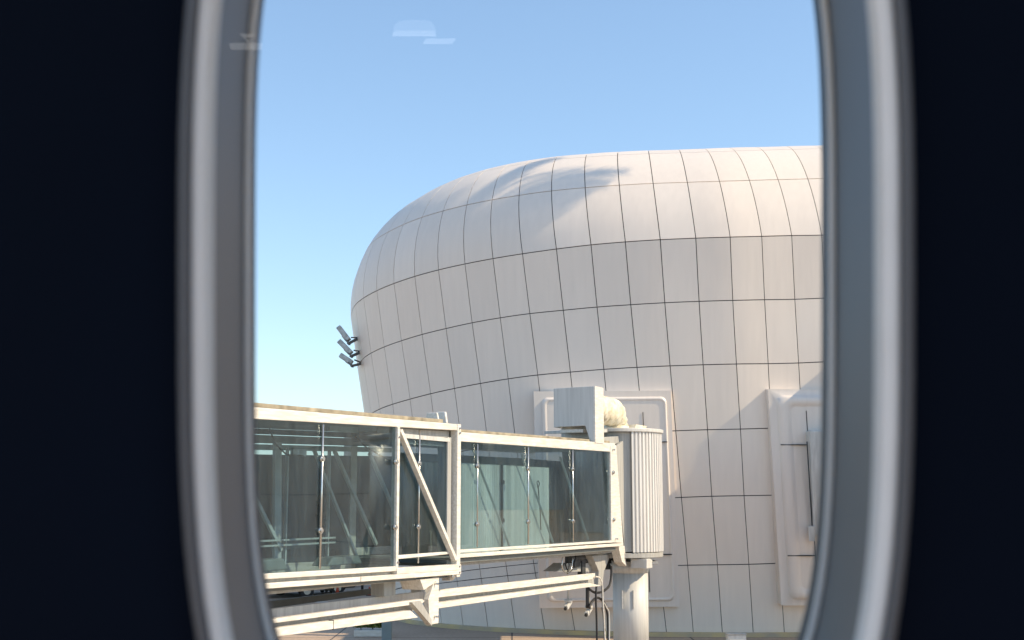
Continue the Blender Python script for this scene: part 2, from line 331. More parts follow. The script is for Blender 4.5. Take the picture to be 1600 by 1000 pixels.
# raised portals round the two bridge doors
def portal(TL, TR, BR, BL, seamx, seams, name='door_portal', slim=False):
    n_ = ((TR-TL).cross(BL-TL)).normalized()
    if n_.y > 0: n_ = -n_
    W = (TR-TL).length; H = (BL-TL).length
    def Q(x, z, o): 
        s_, t_ = x/W, z/H; return (TL*(1-s_)+TR*s_)*(1-t_) + (BL*(1-s_)+BR*s_)*t_ + n_*o - OB
    def rrect(ins, rad, o, n=7):
        out = []
        x0, x1, z0, z1 = ins, W-ins*.62, ins*.8, H-ins*.75
        for cx, cz, a0 in ((x1-rad, z0+rad, -90), (x1-rad, z1-rad, 0), (x0+rad, z1-rad, 90), (x0+rad, z0+rad, 180)):
            for k in range(n+1):
                a_ = R(a0+90*k/n); out.append(Q(cx+rad*math.cos(a_), cz+rad*math.sin(a_), o))
        return out
    s = MB(); pr = [(.0, .01, -.9), (.0, .01, 0), (.26, .22, 0), (.27, .24, .02), (.30, .27, .10), (.36, .30, .16), (.46, .30, .19), (.56, .28, .19), (.66, .22, .14), (.72, .18, .09), (.75, .15, .085)]
    if slim: pr = pr[:2] + [(.26, .2, 0), (.27, .2, .05), (.30, .2, .11), (.34, .19, .14), (.39, .17, .13), (.43, .15, .085)]
    pr = [(a_, b_, c_*.6 if c_ > 0 else c_) for a_, b_, c_ in pr]
    rings = [[s.bm.verts.new(p) for p in rrect(*q)] for q in pr]
    for A_, B_ in zip(rings, rings[1:]):
        for k in range(len(A_)):
            f = s.bm.faces.new((A_[k], A_[(k+1) % len(A_)], B_[(k+1) % len(A_)], B_[k])); f.smooth = True
    s.bm.faces.new(rings[-1])
    o = s.build(name, M_MOULD, bld)
    md = o.modifiers.new('es', 'EDGE_SPLIT'); md.split_angle = R(50)
    j = MB()
    for x in seamx:
        j.hexa([Q(x-.012, .1*H, .06), Q(x+.012, .1*H, .06), Q(x+.012, .93*H, .03), Q(x-.012, .93*H, .03)], [Q(x-.012, .1*H, .07), Q(x+.012, .1*H, .07), Q(x+.012, .93*H, .07), Q(x-.012, .93*H, .07)])
    for z in seams:
        j.hexa([Q(.3, z-.015, .0), Q(W-.2, z-.015, .0), Q(W-.2, z+.015, .0), Q(.3, z+.015, .0)], [Q(.3, z-.015, .119), Q(W-.2, z-.015, .119), Q(W-.2, z+.015, .119), Q(.3, z+.015, .119)])
    if seamx: j.build('panel_seam', M_JOINT, o)
    return Q, W, H
Y1, Y2 = 41.52, 42.2
portal(at(834, 612, Y1), at(1048, 610, Y1), at(1062, 948, Y2), at(843, 950, Y2), [3.7], [1.75, 5.55], slim=True)
Y1, Y2 = 41.22, 41.84
ptl, pbl = at(1200, 608, Y1), at(1221, 946, Y2)
portal(ptl, ptl+Vector((4.75, .25, 0)), pbl+Vector((4.75, .25, 0)), pbl, [1.25], [1.88, 5.6])
hd = MB()
a, b, c_, d = at(1265, 672, 40.8), at(1272, 838, 41.3), at(1400, 838, 41.3), at(1400, 672, 40.8)
bk3 = Vector((0, 1.2, 0))
hd.hexa([p-OB for p in (a, b, c_, d)], [p+bk3-OB for p in (a, b, c_, d)])
hd.build('door_hood', M_GREYL, bld, bevel=.06)
hd = MB(); a, b = at(1261, 690, 40.95), at(1269, 822, 41.4)
hd.bar(a-OB, b-OB, .035, .05); hd.build('door_seal', M_DARK, bld)
hd = MB(); hd.bar(at(1268, 822, 41.3)-OB, at(1269, 845, 41.35)-OB, .2, .2); hd.build('seal_weight', M_GREYL, bld)

# fixed walkway from the rotunda to the left portal
fw = empty('fixed_walkway', (2.9, 40, 0), label='short grey fixed walkway hidden between the corrugated rotunda and the building', cat='walkway')
s = MB(); s.box(-.75, .75, -1.2, 1.9, 3.2, 6.1); s.build('walkway_shell', M_GREY, fw, bevel=.03)
s = MB(); s.box(-.85, .85, -1.1, 1.8, 6.103, 6.2); s.build('walkway_roof', M_WHITE, fw)
# neighbouring bridge at the right hand portal (hidden by the window surround, its shadow falls across the wall)
nb = empty('neighbour_jet_bridge', (14.4, 38.6, 0), label='second grey jet bridge serving the right hand door portal', cat='jet bridge')
s = MB(); s.box(-2.2, 1.2, -.8, 3.6, 4.2, 6.6); s.build('walkway_shell', M_GREYL, nb, bevel=.04)
s = MB(); s.box(-2.3, 1.3, -.7, 3.3, 6.603, 6.75); s.build('walkway_roof', M_WHITE, nb)
s = MB(); s.box(-2.25, 1.0, 1.0, 3.4, 6.753, 10.2); s.build('roof_plant_box', M_GREYL, nb, bevel=.04)
s = MB(); s.tube([(0, -2.6, 3.0), (0, -2.6, 6.7)], 1.9, 48); s.build('rotunda_drum', M_CORR, nb)
s = MB(); s.tube([(0, -2.6, 6.702), (0, -2.6, 6.9)], 2.0, 48); s.build('rotunda_cap', M_GREYL, nb)
s = MB(); s.tube([(0, -2.6, 0), (0, -2.6, 2.998)], .5, 32); s.build('column', M_GREYL, nb)
# ---------------------------------------------------------------- jet bridge (local x along the tunnel, local y across it away from the aircraft)
jb = empty('jet_bridge', (B0.x, B0.y, 0), BROT, label='glass walled jet bridge with cream steel frame running to the terminal', cat='jet bridge')
W = 2.7; U0 = -7.0
zt = lambda u: 6.14 + .0155*(u+.15)       # top of roof beam, section A
zg = lambda u: 5.89 + .024*(u+.15)
zb = lambda u: 3.41 - .020*u              # bottom of the glass
def beam(s, u0, u1, f0, f1, w0, w1):
    s.plate([(u0, f0(u0)), (u1, f0(u1)), (u1, f1(u1)), (u0, f1(u0))], w0, w1)
k = lambda f, d: (lambda u: f(u)+d)
# section A
UA = 6.82
s = MB(); beam(s, U0, UA, k(zg, 0), k(zt, -.06), -.03, .14); beam(s, U0, UA, k(zg, .02), k(zt, -.03), W-.14, W); s.build('roof_beam', M_WHITE, jb, bevel=.012)
s = MB(); beam(s, U0, 6.3, k(zt, -.055), k(zt, .03), .10, W-.10); s.build('roof', M_ROOFTRIM, jb, bevel=.02)
s = MB(); beam(s, U0, UA, k(zg, .02), k(zg, .07), .142, W-.142); s.build('ceiling', M_CEIL, jb)
s = MB(); beam(s, U0, UA, k(zb, -.30), k(zb, -.20), .1, W-.1); s.build('floor', M_FLOOR, jb)
s = MB()
beam(s, U0, 4.18, k(zb, -.09), k(zb, .0), -.05, .10)
s.build('window_sill', M_WHITE, jb, bevel=.01)
s = MB(); beam(s, U0, 4.18, k(zb, -.15), k(zb, -.092), .06, .14); s.build('sill_channel', M_GREY, jb)
s = MB(); beam(s, U0, UA, k(zb, -.24), k(zb, -.152), -.07, .12); beam(s, U0, UA, k(zb, -.25), k(zb, .0), W-.12, W); beam(s, 4.19, UA, k(zb, -.15), k(zb, -.03), -.07, .12); s.build('bottom_beam', M_WHITE, jb, bevel=.01)
(ua_, za_), (ub_, zb_) = bp(420, 929, .3), bp(600, 911, .3); zu = lambda u: za_+(zb_-za_)*(u-ua_)/(ub_-ua_)
s = MB(); beam(s, U0, UA, zu, k(zb, -.242), .30, W-.3); s.build('underframe', M_GREY, jb, bevel=.01)
# posts, A
s = MB(); s.plate([(4.17, zb(4.2)-.09), (4.26, zb(4.2)-.09), (4.26, zg(4.2)), (4.17, zg(4.2))], -.055, .08); s.build('post', M_WHITE, jb, bevel=.01)
s = MB(); s.plate([(6.66, 2.98), (6.82, 2.98), (6.82, 6.19), (6.66, 6.19)], -.05, .13); s.build('end_post', M_WHITE, jb, bevel=.015)
s = MB(); s.plate([(6.60, 2.98), (6.84, 2.98), (6.84, 6.26), (6.60, 6.26)], W-.13, W+.08); s.build('end_post', M_WHITE, jb, bevel=.015)
s = MB(); s.bar((4.30, -.01, zg(4.3)-.06), (6.63, -.01, zb(6.6)+.06), .09, .11, up=(0, 1, 0)); s.build('diagonal_brace', M_WHITE, jb, bevel=.01)
# recessed bay between the post and the end post
s = MB(); u0, u1 = 4.27, 6.5
s.plate([(u0, bp(622, 683)[1]), (u1, bp(702, 690)[1]), (u1, bp(702, 684)[1]), (u0, bp(622, 676)[1])], .05, .13); s.build('bay_head', M_GREYL, jb)
s = MB(); s.plate([(u0, 5.70), (6.66, 5.70), (6.66, 6.04), (u0, 5.98)], .15, .2); s.build('bay_header', M_GREY, jb)
s = MB(); s.plate([(u0, bp(620, 874)[1]), (u1, bp(702, 866)[1]), (u1, bp(702, 862)[1]), (u0, bp(620, 868)[1])], .02, .12); s.build('bay_sill', M_WHITE, jb, bevel=.008)
s = MB(); s.plate([(6.42, 3.5), (6.58, 3.5), (6.58, 5.9), (6.42, 5.9)], .06, .3); s.build('bay_jamb', M_GREY, jb)
# glass A
def pane(u0, u1, f0, f1, w, name='glass_pane', m=None, t=.012):
    s = MB(); s.plate([(u0, f0(u0)), (u1, f0(u1)), (u1, f1(u1)), (u0, f1(u0))], w, w+t); 
    return s.build(name, m or M_GLASS, jb)
JA = [U0, -5.2, -3.6, -2.0, -.15, 1.62, 4.17]
for a_, b_ in zip(JA, JA[1:]): pane(a_+.008, b_-.008, zb, zg, .0)
pane(4.27, 6.42, lambda u: bp(660, 866)[1]-.0*u, lambda u: 5.88, .09)
# glass B
ztB = lambda u: 6.03 + .0150*(u-6.84)
zgB = lambda u: 5.83 + .0100*(u-6.84)
zbB = lambda u: 3.54 - .0085*(u-6.84)
UB = 16.0; WB = .05
JB = [6.85, 7.66, 10.28, 13.0, 15.90]
for a_, b_ in zip(JB, JB[1:]): pane(a_+.008, b_-.008, zbB, zgB, WB)
M_FIT = M_STEEL
def fitting(u, z, w, dark=False):
    s = MB(); s.tube([(u, w+.01, z), (u, w-.05, z)], .055, 12); s.tube([(u, w-.05, z), (u, w-.07, z)], .035, 12)
    return s.build('glass_fitting', M_FIT, jb)
for (x, y, x2, y2, wv, r0) in ((502, 717, 498, 829, 0, .022), (617, 722, 615, 824, -.06, 0), (653, 724, 652, 823, .08, .02), (743, 728, 745, 819, WB, .016), (822, 732, 825, 815, WB, .022), (892, 733, 895, 814, WB, .022), (955, 738, 959, 812, WB-.04, 0)):
    (u, z), (u2, z2) = bp(x, y, wv), bp(x2, y2, wv); u = (u+u2)/2
    fitting(u, z, wv); fitting(u, z2, wv)
    if r0:
        f0, f1 = (zb, zg) if u < 6.8 else (zbB, zgB)
        s = MB(); s.tube([(u, wv-.03, f0(u)+.03), (u, wv-.03, f1(u)-.03)], r0, 8); s.build('tension_rod', M_FIT, jb)
# section B shell
s = MB(); beam(s, 6.85, UB+.35, zgB, ztB, .02, .16); beam(s, 6.85, UB+.35, zgB, ztB, W-.16, W-.02); s.build('roof_beam', M_WHITE, jb, bevel=.012)
s = MB(); beam(s, 6.5, UB+.3, k(ztB, .002), k(ztB, .075), .16, W-.16); s.build('roof', M_ROOFTRIM, jb, bevel=.02)
s = MB(); beam(s, 6.5, UB, k(zgB, .02), k(zgB, .07), .17, W-.17); s.build('ceiling', M_CEIL, jb)
s = MB(); beam(s, 6.5, UB+.5, k(zbB, -.28), k(zbB, -.20), .1, W-.1); s.build('floor', M_FLOOR, jb)
s = MB(); beam(s, 6.85, UB, k(zbB, -.06), zbB, .0, .12); s.build('window_sill', M_WHITE, jb, bevel=.008)
s = MB(); beam(s, 6.85, 16.8, k(zbB, -.17), k(zbB, -.09), -.02, .14); beam(s, 6.85, 16.8, k(zbB, -.17), k(zbB, .0), W-.14, W-.02); s.build('bottom_beam', M_WHITE, jb, bevel=.01)
s = MB(); beam(s, 6.85, 16.7, k(zbB, -.36), k(zbB, -.172), .30, W-.3); s.build('underframe', M_GREY, jb, bevel=.01)
s = MB(); s.plate([(15.92, zbB(16)-.05), (16.85, zbB(17)-.09), (16.38, 6.12), (15.92, 6.10)], .0, .12); s.build('end_panel', M_WHITE, jb, bevel=.015)
# far side: frames, dark and pale infill
s = MB(); beam(s, U0, 3.1, k(zb, -.2), k(zg, -.42), W-.10, W-.05); s.build('far_dark_infill', M_FARDARK, jb)
s = MB(); beam(s, 3.11, 8.4, k(zb, -.2), k(zg, -.50), W-.10, W-.05); s.build('far_dark_infill', M_FARDARK, jb)
s = MB(); beam(s, U0, 8.4, k(zg, -.41), k(zg, -.30), W-.10, W-.06); s.build('far_clerestory', mat('frosted strip', (.5, .6, .6), .6, 0, .1, 1), jb)
s = MB(); beam(s, U0, 8.4, k(zg, -.28), k(zg, -.12), W-.2, W-.1); beam(s, 8.4, UB, k(zgB, -.36), k(zgB, -.16), W-.26, W-.1); s.build('far_header', mat('header grey', (.32, .37, .39), .5), jb, bevel=.01)
s = MB(); beam(s, U0, 8.4, k(zg, -.10), k(zg, .01), W-.12, W-.06); s.build('far_upper_panel', mat('far upper blue grey', (.12, .16, .19), .35), jb)
def wavy(s, u0, u1, z0, z1, w, amp=.03, pitch=.16):
    n = int((u1-u0)/pitch*6); P = []
    for i in range(n+1):
        u = u0+(u1-u0)*i/n; P.append((u, w+amp*(.7+.5*math.sin(u*7.3))*math.sin(2*math.pi*(u+.02*math.sin(u*9))/pitch)))
    for a_, b_ in zip(P, P[1:]): s.quad((a_[0], a_[1], z0), (b_[0], b_[1], z0), (b_[0], b_[1], z1), (a_[0], a_[1], z1), smooth=True)
WP = .6; UP = [bp(x, 780, WP)[0] for x in (712, 781, 798, 858)]; ZP = bp(790, 727, WP)[1]
s = MB(); wavy(s, UP[0], UP[1], 3.32, ZP, WP, .018, .11); s.build('pale_corrugated_screen', M_FARPALE, jb)
s = MB(); wavy(s, UP[1]+.05, UP[2], 3.32, ZP, WP, .018, .11); s.build('pale_corrugated_screen', M_FARPALE, jb)
s = MB(); s.plate([(UP[2]+.03, 3.32), (UP[3], 3.32), (UP[3], ZP), (UP[2]+.03, ZP)], WP, WP+.04); s.build('pale_screen_door', M_FARPALE, jb)
s = MB(); wavy(s, 8.5, 13.0, 3.3, 5.55, W-.12); s.build('far_pale_corrugation', M_FARPALE, jb)
s = MB(); s.plate([(13.2, 3.3), (15.5, 3.3), (15.5, 5.56), (13.2, 5.56)], W-.2, W-.12); s.build('far_pale_door', M_FARPALE, jb)
s = MB(); wavy(s, 15.6, 20.0, 3.3, 5.75, W-.2, .03, .2); s.build('far_grey_corrugation', mat('far slate', (.11, .14, .155), .4), jb)
for u in (UP[1]+.02, UP[3]+.04):
    s = MB(); s.plate([(u-.02, 3.4), (u+.02, 3.4), (u+.02, ZP), (u-.02, ZP)], WP-.07, WP-.02)
    for z in (4.1, 5.0): s.tube([(u, WP-.10, z), (u, WP-.04, z)], .05, 8)
    s.build('far_dark_mullion', M_DARK, jb)
s = MB(); P = bu(841, 750, 12.9); s.tube([Vector((bp(x, y, WP-.1)[0], WP-.1, bp(x, y, WP-.1)[1])) for x, y in ((845, 828), (844, 800), (842, 775), (841, 762), (843, 755), (841, 751), (839, 753), (840, 760), (842, 768))], .012, 6); s.build('hanging_strap', M_RUBBER, jb)
# inner frame posts and diagonals on the far side
def ifr(u0, z0, u1, z1, wd, nm, w=W-.28): 
    s = MB(); s.bar((u0, w, z0), (u1, w, z1), wd, .06, up=(0, 1, 0)); s.build(nm, M_INFR, jb)
ZT, ZB = 5.62, 3.30
for u in (-5.6, -2.6, .35, 1.9, 4.0, 5.5, 8.2): ifr(u, ZB, u, ZT, .045, 'inner_post')
ifr(3.75, ZB, 3.65, ZT+.1, .22, 'inner_main_post'); ifr(8.75, ZB, 8.75, ZT+.1, .14, 'inner_main_post')
for u in (-5.2, -2.4, .45, 2.05, 5.6, 7.0): ifr(u, ZT, u+1.75, ZB+.3, .075, 'inner_diagonal', W-.34)
for u in (-1.0, 1.2, 4.6): ifr(u, ZT, u+1.75, ZB, .06, 'inner_diagonal', W-.5)
for u in (8.3, 10.9, 13.3): ifr(u, 5.7, u+1.9, 3.5, .014, 'inner_stay', .42)
for z in (3.72, 3.82): 
    s = MB(); s.bar((U0, W-.40, z), (5.6, W-.40, z-.02), .035, .035); s.build('handrail', M_INFR, jb)
for u0, u1, z0, z1 in ((.7, 3.0, 3.28, 3.5), (4.3, 5.6, 3.28, 3.45)):
    s = MB(); s.plate([(u0, z0), (u1, z0), (u1-.15, z1), (u0+.2, z1)], W-1.1, W-.7); s.build('floor_duct', mat('floor duct grey', (.3, .34, .33), .5), jb, bevel=.03)
# cables hanging from the ceiling
for u, w, l in ((.6, 1.8, .35), (1.3, 2.0, .5), (2.2, 2.1, .45)):
    s = MB(); s.tube([(u, w, 5.9), (u+.02, w, 5.9-l)], .012, 6); s.build('ceiling_cable', M_RUBBER, jb)
s = MB(); s.tube([(1.75, 1.2, 5.86), (2.0, 1.25, 5.6), (2.5, 1.35, 5.42), (3.1, 1.4, 5.42)], .016, 6); s.build('ceiling_cable', M_RUBBER, jb)
s = MB(); s.tube([(4.6, 1.2, 5.86), (5.0, 1.2, 5.66), (5.6, 1.2, 5.5), (6.1, 1.2, 5.38)], .016, 6)
s.build('ceiling_cable', M_RUBBER, jb)
s = MB(); s.box(2.9, 3.35, 1.5, 1.56, 5.42, 5.56); s.build('ceiling_sign', M_INFR, jb)
for u in (3.2, 5.0, 9.4, 12.3): 
    s = MB(); s.bar((u, .9, zg(u)-.02), (u+1.0, .9, zg(u)-.02), .12, .05, up=(0, 1, 0)); s.build('ceiling_lamp', M_INFR, jb)
# roof bracket at the end of section A
s = MB(); s.cross([(.2, 6.2), (.55, 6.2), (.5, 6.42), (.25, 6.42)], 6.28, 6.34); s.cross([(.2, 6.2), (.5, 6.2), (.46, 6.46), (.24, 6.46)], 6.62, 6.70); s.build('roof_roller_bracket', M_WHITE, jb, bevel=.02)
s = MB(); s.box(6.46, 6.58, .0, .2, 2.92, 3.08); s.tube([(6.52, -.06, 3.0), (6.52, .1, 3.0)], .06, 10); s.build('roller_bracket', M_STEEL, jb, bevel=.01)
# cable tray: two box channels below section B
ut = 5.98
s = MB(); s.plate([bp(x, y, .26) for x, y in ((684, 934), (930, 904.5), (930, 895.5), (684, 922))], .26, .36); s.build('upper_rail', M_WHITE, jb, bevel=.01)
s = MB(); s.plate([bp(x, y, .46) for x, y in ((684, 945), (928, 913.5), (928, 903), (684, 932))], .46, .50); s.build('rail_web', M_GREY, jb)
s = MB(); s.plate([bp(x, y, .22) for x, y in ((684, 951), (920, 917.5), (941, 915.5), (922, 911), (684, 942))], .22, .40); s.build('lower_rail', M_WHITE, jb, bevel=.01)
# hanger and twin beams below section A
s = MB(); s.plate([(5.62, 2.10), (5.98, 2.10), (5.98, 2.96), (5.80, 2.96), (5.55, 2.60)], .0, .12)
s.plate([(5.36, 2.80), (5.98, 2.96), (5.98, 3.02), (5.2, 3.02)], .0, .5); s.build('hanger_bracket', M_WHITE, jb, bevel=.01)
s = MB(); s.plate([bp(x, y, .04) for x, y in ((300, 991), (660, 943), (664, 939), (660, 936), (300, 984))], .04, .18); s.build('drive_rail', M_WHITE, jb, bevel=.01)
s = MB(); s.plate([bp(x, y, .7) for x, y in ((300, 986), (664, 938), (664, 924), (300, 966))], .7, .78); s.build('drive_rail_web', M_GREYL, jb)
s = MB(); s.plate([bp(x, y, .0) for x, y in ((300, 1013), (654, 965), (642, 954), (300, 999))], .0, .16); s.build('lower_drive_rail', M_WHITE, jb, bevel=.01)
s = MB(); s.plate([bp(x, y, .3) for x, y in ((300, 1003), (645, 955), (655, 943), (300, 988))], .3, .38); s.build('lower_rail_web', M_GREY, jb)
s = MB(); s.plate([(4.85, 2.60), (5.2, 2.60), (5.66, 2.2), (5.66, 2.08)], -.02, .1); s.build('lower_rail_web', M_GREY, jb)
s = MB(); s.plate([bp(x, y, 2.0) for x, y in ((300, 968), (606, 925), (606, 917), (300, 954))], 2.0, 2.1); s.build('far_drive_rail', M_SLATE, jb)
s = MB(); s.plate([bp(x, y, .5) for x, y in ((600, 932), (618, 930), (618, 909), (626, 900), (590, 904), (600, 911))], .5, .8); s.build('cross_hanger', M_GREY, jb)
s = MB(); s.plate([bp(x, y, .75) for x, y in ((658, 926), (668, 925), (670, 909), (680, 899), (648, 902), (658, 910))], .75, 1.0); s.build('cross_hanger', M_GREY, jb)

# equipment housing straddling the roof near the rotunda
u0, u1 = 14.79, 15.42
wl = bu(865, 640, u0)[0]; wn = bu(917, 680, u0)[0]; zn = bu(890, 667, u0)[1]
s = MB()
zT = 7.68; zC = 7.66
s.cross([(.02, 6.14), (wn-.1, 6.14), (wn+.05, zn+.02), (wl, zn), (wl, zC), (.02, zT)], u0, u0+.05)
s.build('housing_face', M_GREYL, jb, bevel=.01)
s = MB(); s.cross([(.0, 6.12), (.06, 6.12), (.06, zT), (.0, zT)], u0-.02, u1); s.build('housing_side', M_WHITE, jb, bevel=.008)
s = MB(); s.cross([(.06, zT-.06), (wl, zC-.06), (wl, zC), (.06, zT)], u0+.05, u1); s.cross([(wl-.06, zn), (wl, zn), (wl, zC-.06), (wl-.06, zC-.06)], u0+.05, u1); s.build('housing_top', M_GREYL, jb)
s = MB(); s.cross([(wn, 6.3), (wl, 6.3), (wl, zn+.1), (wn, zn+.1)], u1-.1, u1); s.build('housing_back', M_GREYL, jb)
s = MB(); s.box(u0+.1, u1-.15, wn+.15, wl-.15, zn-.16, zn-.06); s.build('housing_tray', M_WHITE, jb, bevel=.015)
# flexible duct
pts = []; rad = []
n = 60
for i in range(n+1):
    t = i/n; L = t*3.3
    if L < 2.55: p = (u1+L, .78, 7.22 - .01*L)
    else:
        a_ = (L-2.55)/.75*R(75); p = (u1+2.55+.55*math.sin(a_), .78, 7.195-.55*(1-math.cos(a_)))
    pts.append(p); rad.append(.40 + .02*math.sin(i*1.9)+.014*math.sin(i*.7+1) - (.06 if L > 2.9 else 0))
s = MB(); s.tube(pts, .3, 40, radii=rad)
for v in s.bm.verts:
    q = v.co; a_ = math.atan2(q.z-7.24, q.y-.78)
    v.co += Vector((math.sin(a_*7+q.x*3)*.02, math.cos(a_*11+q.x*17)*.012, math.sin(a_*9-q.x*13)*.012))
s.build('flexible_duct', M_DUCT, jb)
s = MB(); s.tube([(18.5, .8, 6.60), (18.5, .8, 6.80)], .40, 24); s.build('duct_flange', M_DUCT, jb)
s = MB(); s.plate([(18.9, 6.86), (19.9, 6.86), (19.7, 6.66), (18.8, 6.66)], .3, .7); s.build('duct_collar', M_DUCT, jb)

# folding frames between tunnel and rotunda
def pq(l, w0, w1, nm, m, bev=.008):
    s = MB(); s.plate([bp(*q, w0) for q in l], w0, w1); return s.build(nm, m, jb, bevel=bev)
pq([(960, 700), (977, 686), (995, 872), (978, 872)], .12, .20, 'hood_panel', M_GREY)  # darker grey here carries the shade on the panel
pq([(977, 684), (981, 684), (997, 874), (993, 874)], .08, .22, 'hood_trim', M_WHITE)
pq([(980, 676), (990, 673), (999, 888), (987, 888)], .30, .45, 'hood_jamb', M_GREY)
pq([(944, 683), (976, 681), (980, 685), (962, 694), (944, 694)], .22, .3, 'hood_head', M_GREY)
s = MB(); s.plate([bp(944, 676, .5), bp(986, 672, .5), bp(986, 668, .5), bp(944, 671, .5)], .5, W-.3); s.build('hood_roof', M_GREYL, jb, bevel=.01)
s = MB(); s.plate([bp(950, 700, .8), bp(985, 692, .8), bp(995, 880, .8), bp(965, 880, .8)], .8, W-.4); s.build('hood_inner', M_DARK, jb)
s = MB()
u, z = bp(982, 694, .2); s.tube([(u, .1, z), (u, .24, z)], .07, 10)
s.build('hood_pivot', M_STEEL, jb)
s = MB()
s.tube([(lambda q: (q[0], .1, q[1]))(bp(987, 866, .1)), (lambda q: (q[0], .15, q[1]))(bp(987, 866, .15))], .03, 8)
s.build('hood_pivot', M_STEEL, jb)

# rotunda: corrugated curtain drum, cap, base
RC = Vector(bu(985, 780, 18.8)[:1] + (0,)) if False else None
cw = Vector((3.17, 36.9)); loc = lambda x, y: ((Vector((x, y, 0))-B0).dot(BE), -(Vector((x, y, 0))-B0).dot(BN))
cu, cwid = loc(*cw); RR = 1.35
s = MB(); n = 22; a0, a1 = R(-141), R(-25); z0, z1 = 3.08, 6.56; P = []
for i in range(n*6+1):
    t = i/6; a_ = a0+(a1-a0)*t/n; ph = t % 1
    rr_ = RR - (.05 if .62 < ph < .95 else (.025 if .58 < ph <= .62 or ph >= .95 else 0))
    P.append((cu+rr_*math.cos(a_), cwid+rr_*math.sin(a_)))
for A_, B_ in zip(P, P[1:]): s.quad((*A_, z0), (*B_, z0), (*B_, z1), (*A_, z1))
s.build('corrugated_curtain', M_CORR, jb)
def disc(r, z0, z1, nm, m, bev=.0, seg=64):
    s = MB(); s.hexa([(cu+r*math.cos(2*math.pi*i/seg), cwid+r*math.sin(2*math.pi*i/seg), z0) for i in range(seg)], [(cu+r*math.cos(2*math.pi*i/seg), cwid+r*math.sin(2*math.pi*i/seg), z1) for i in range(seg)])
    o = s.build(nm, m, jb, bevel=bev); return o
disc(RR+.05, 6.55, 6.66, 'rotunda_cap', M_GREYL, .02)
disc(RR-.09, 3.1, 6.54, 'rotunda_drum', M_GREY)
disc(RR-.02, 2.92, 3.06, 'rotunda_floor', M_GREY, .01)
s = MB(); a_ = R(-122); q = (cu+1.1*math.cos(a_), cwid+1.1*math.sin(a_)); s.box(q[0]-.25, q[0]+.25, q[1]-.25, q[1]+.25, 2.62, 2.90); s.build('curtain_motor', M_GREYL, jb, bevel=.015)
# support column with flared head
colx, coly = loc(3.62, 37.0)
col = empty('support_column', (3.50, 36.7, 0), BROT-R(64.6), label='round white steel column with flared square head carrying the rotunda', cat='column')
s = MB(); s.tube([(0, 0, 0), (0, 0, 2.45)], .52, 48); s.build('shaft', M_GREYL, col)
s = MB(); s.tube([(0, 0, 2.451), (0, 0, 2.721)], .5, 48, radii=[.525, .6]); s.build('flared_head', M_GREYL, col)
s = MB(); s.box(-.55, .75, -.65, .65, 2.722, 2.80); s.build('top_plate', M_GREY, col, bevel=.01)
for x in (-.30, .02):
    s = MB(); s.box(x, x+.03, -.56, -.40, 1.45, 1.98); s.build('weld_rib', M_WHITE, col)
s = MB(); s.tube([(0, 0, 0), (0, 0, .12)], .75, 32); s.build('base_flange', M_GREY, col)
# pedestal under the tunnel end
s = MB()
def q2(x, y, w): u, z = bp(x, y, w); return (u, z)
s.plate([q2(925, 868, .5), q2(955, 866, .5), q2(944, 893, .5), q2(942, 915, .5), q2(935, 915, .5), q2(936, 893, .5)], .5, .8); s.build('pedestal', M_GREY, jb, bevel=.015)
s = MB(); s.plate([q2(966, 853, .1), q2(976, 853, .1), q2(979, 885, .1), q2(972, 878, .1)], .1, .35); s.build('end_gusset', M_WHITE, jb, bevel=.008)
s = MB(); s.plate([q2(955, 868, .9), q2(998, 866, .9), q2(1000, 890, .9), q2(952, 890, .9)], .9, 1.8); s.build('turntable', M_DARK, jb, bevel=.02)
# drive machinery and cables
s = MB()
u, z = bp(905, 872, .6); s.tube([(u-.5, .7, z), (u+.5, .7, z)], .10, 12); s.box(u-.3, u+.1, .6, .9, z-.25, z-.05); s.tube([(u+.5, .75, z-.1), (u+1.2, .75, z-.12)], .06, 10)
s.box(u+.35, u+.6, .65, .8, z-.5, z); s.build('drive_motor', M_DARK, jb, bevel=.01)
s = MB(); s.plate([q2(870, 893, .7), q2(886, 880, .7), q2(925, 880, .7), q2(925, 893, .7)], .7, 1.1); s.build('motor_tray', M_GREY, jb)
cb = []
def cable(pix, w, r, nm='cable', m=M_RUBBER):
    s = MB(); P_ = [Vector((lambda q: (q[0], w, q[1]))(bp(x, y, w))) for x, y in pix]; Q_ = []
    for i in range(len(P_)-1):
        a, b, c, d = P_[max(i-1, 0)], P_[i], P_[i+1], P_[min(i+2, len(P_)-1)]
        Q_ += [cub(a, b, c, d, t/6) for t in range(6)]
    s.tube(Q_+[P_[-1]], r, 8); s.build(nm, m, jb)
cable([(880, 868), (878, 885), (884, 895), (892, 890), (895, 872)], .5, .018, m=M_STEEL)
cable([(884, 868), (884, 884), (890, 893), (897, 880), (900, 868)], .6, .02)
cable([(888, 870), (889, 886), (886, 896), (893, 891)], .55, .018)
cable([(955, 884), (955, 900), (952, 915), (942, 924), (930, 926), (920, 920)], .35, .035)
cable([(932, 914), (931, 935), (932, 965), (933, 1015)], .26, .03)
cable([(930, 901), (937, 903), (941, 914), (942, 940), (944, 970), (946, 1015)], .2, .022, m=M_WHITE)
cable([(941, 915), (942, 945), (944, 975), (945, 1015)], .24, .03)
cable([(921, 950), (925, 940), (934, 934), (944, 942), (949, 958), (950, 980), (951, 1015)], .3, .035)
cable([(944, 942), (948, 950), (951, 956), (952, 972), (952, 1015)], .2, .02, m=M_GREYL)
cable([(918, 916), (918, 950)], .4, .055)

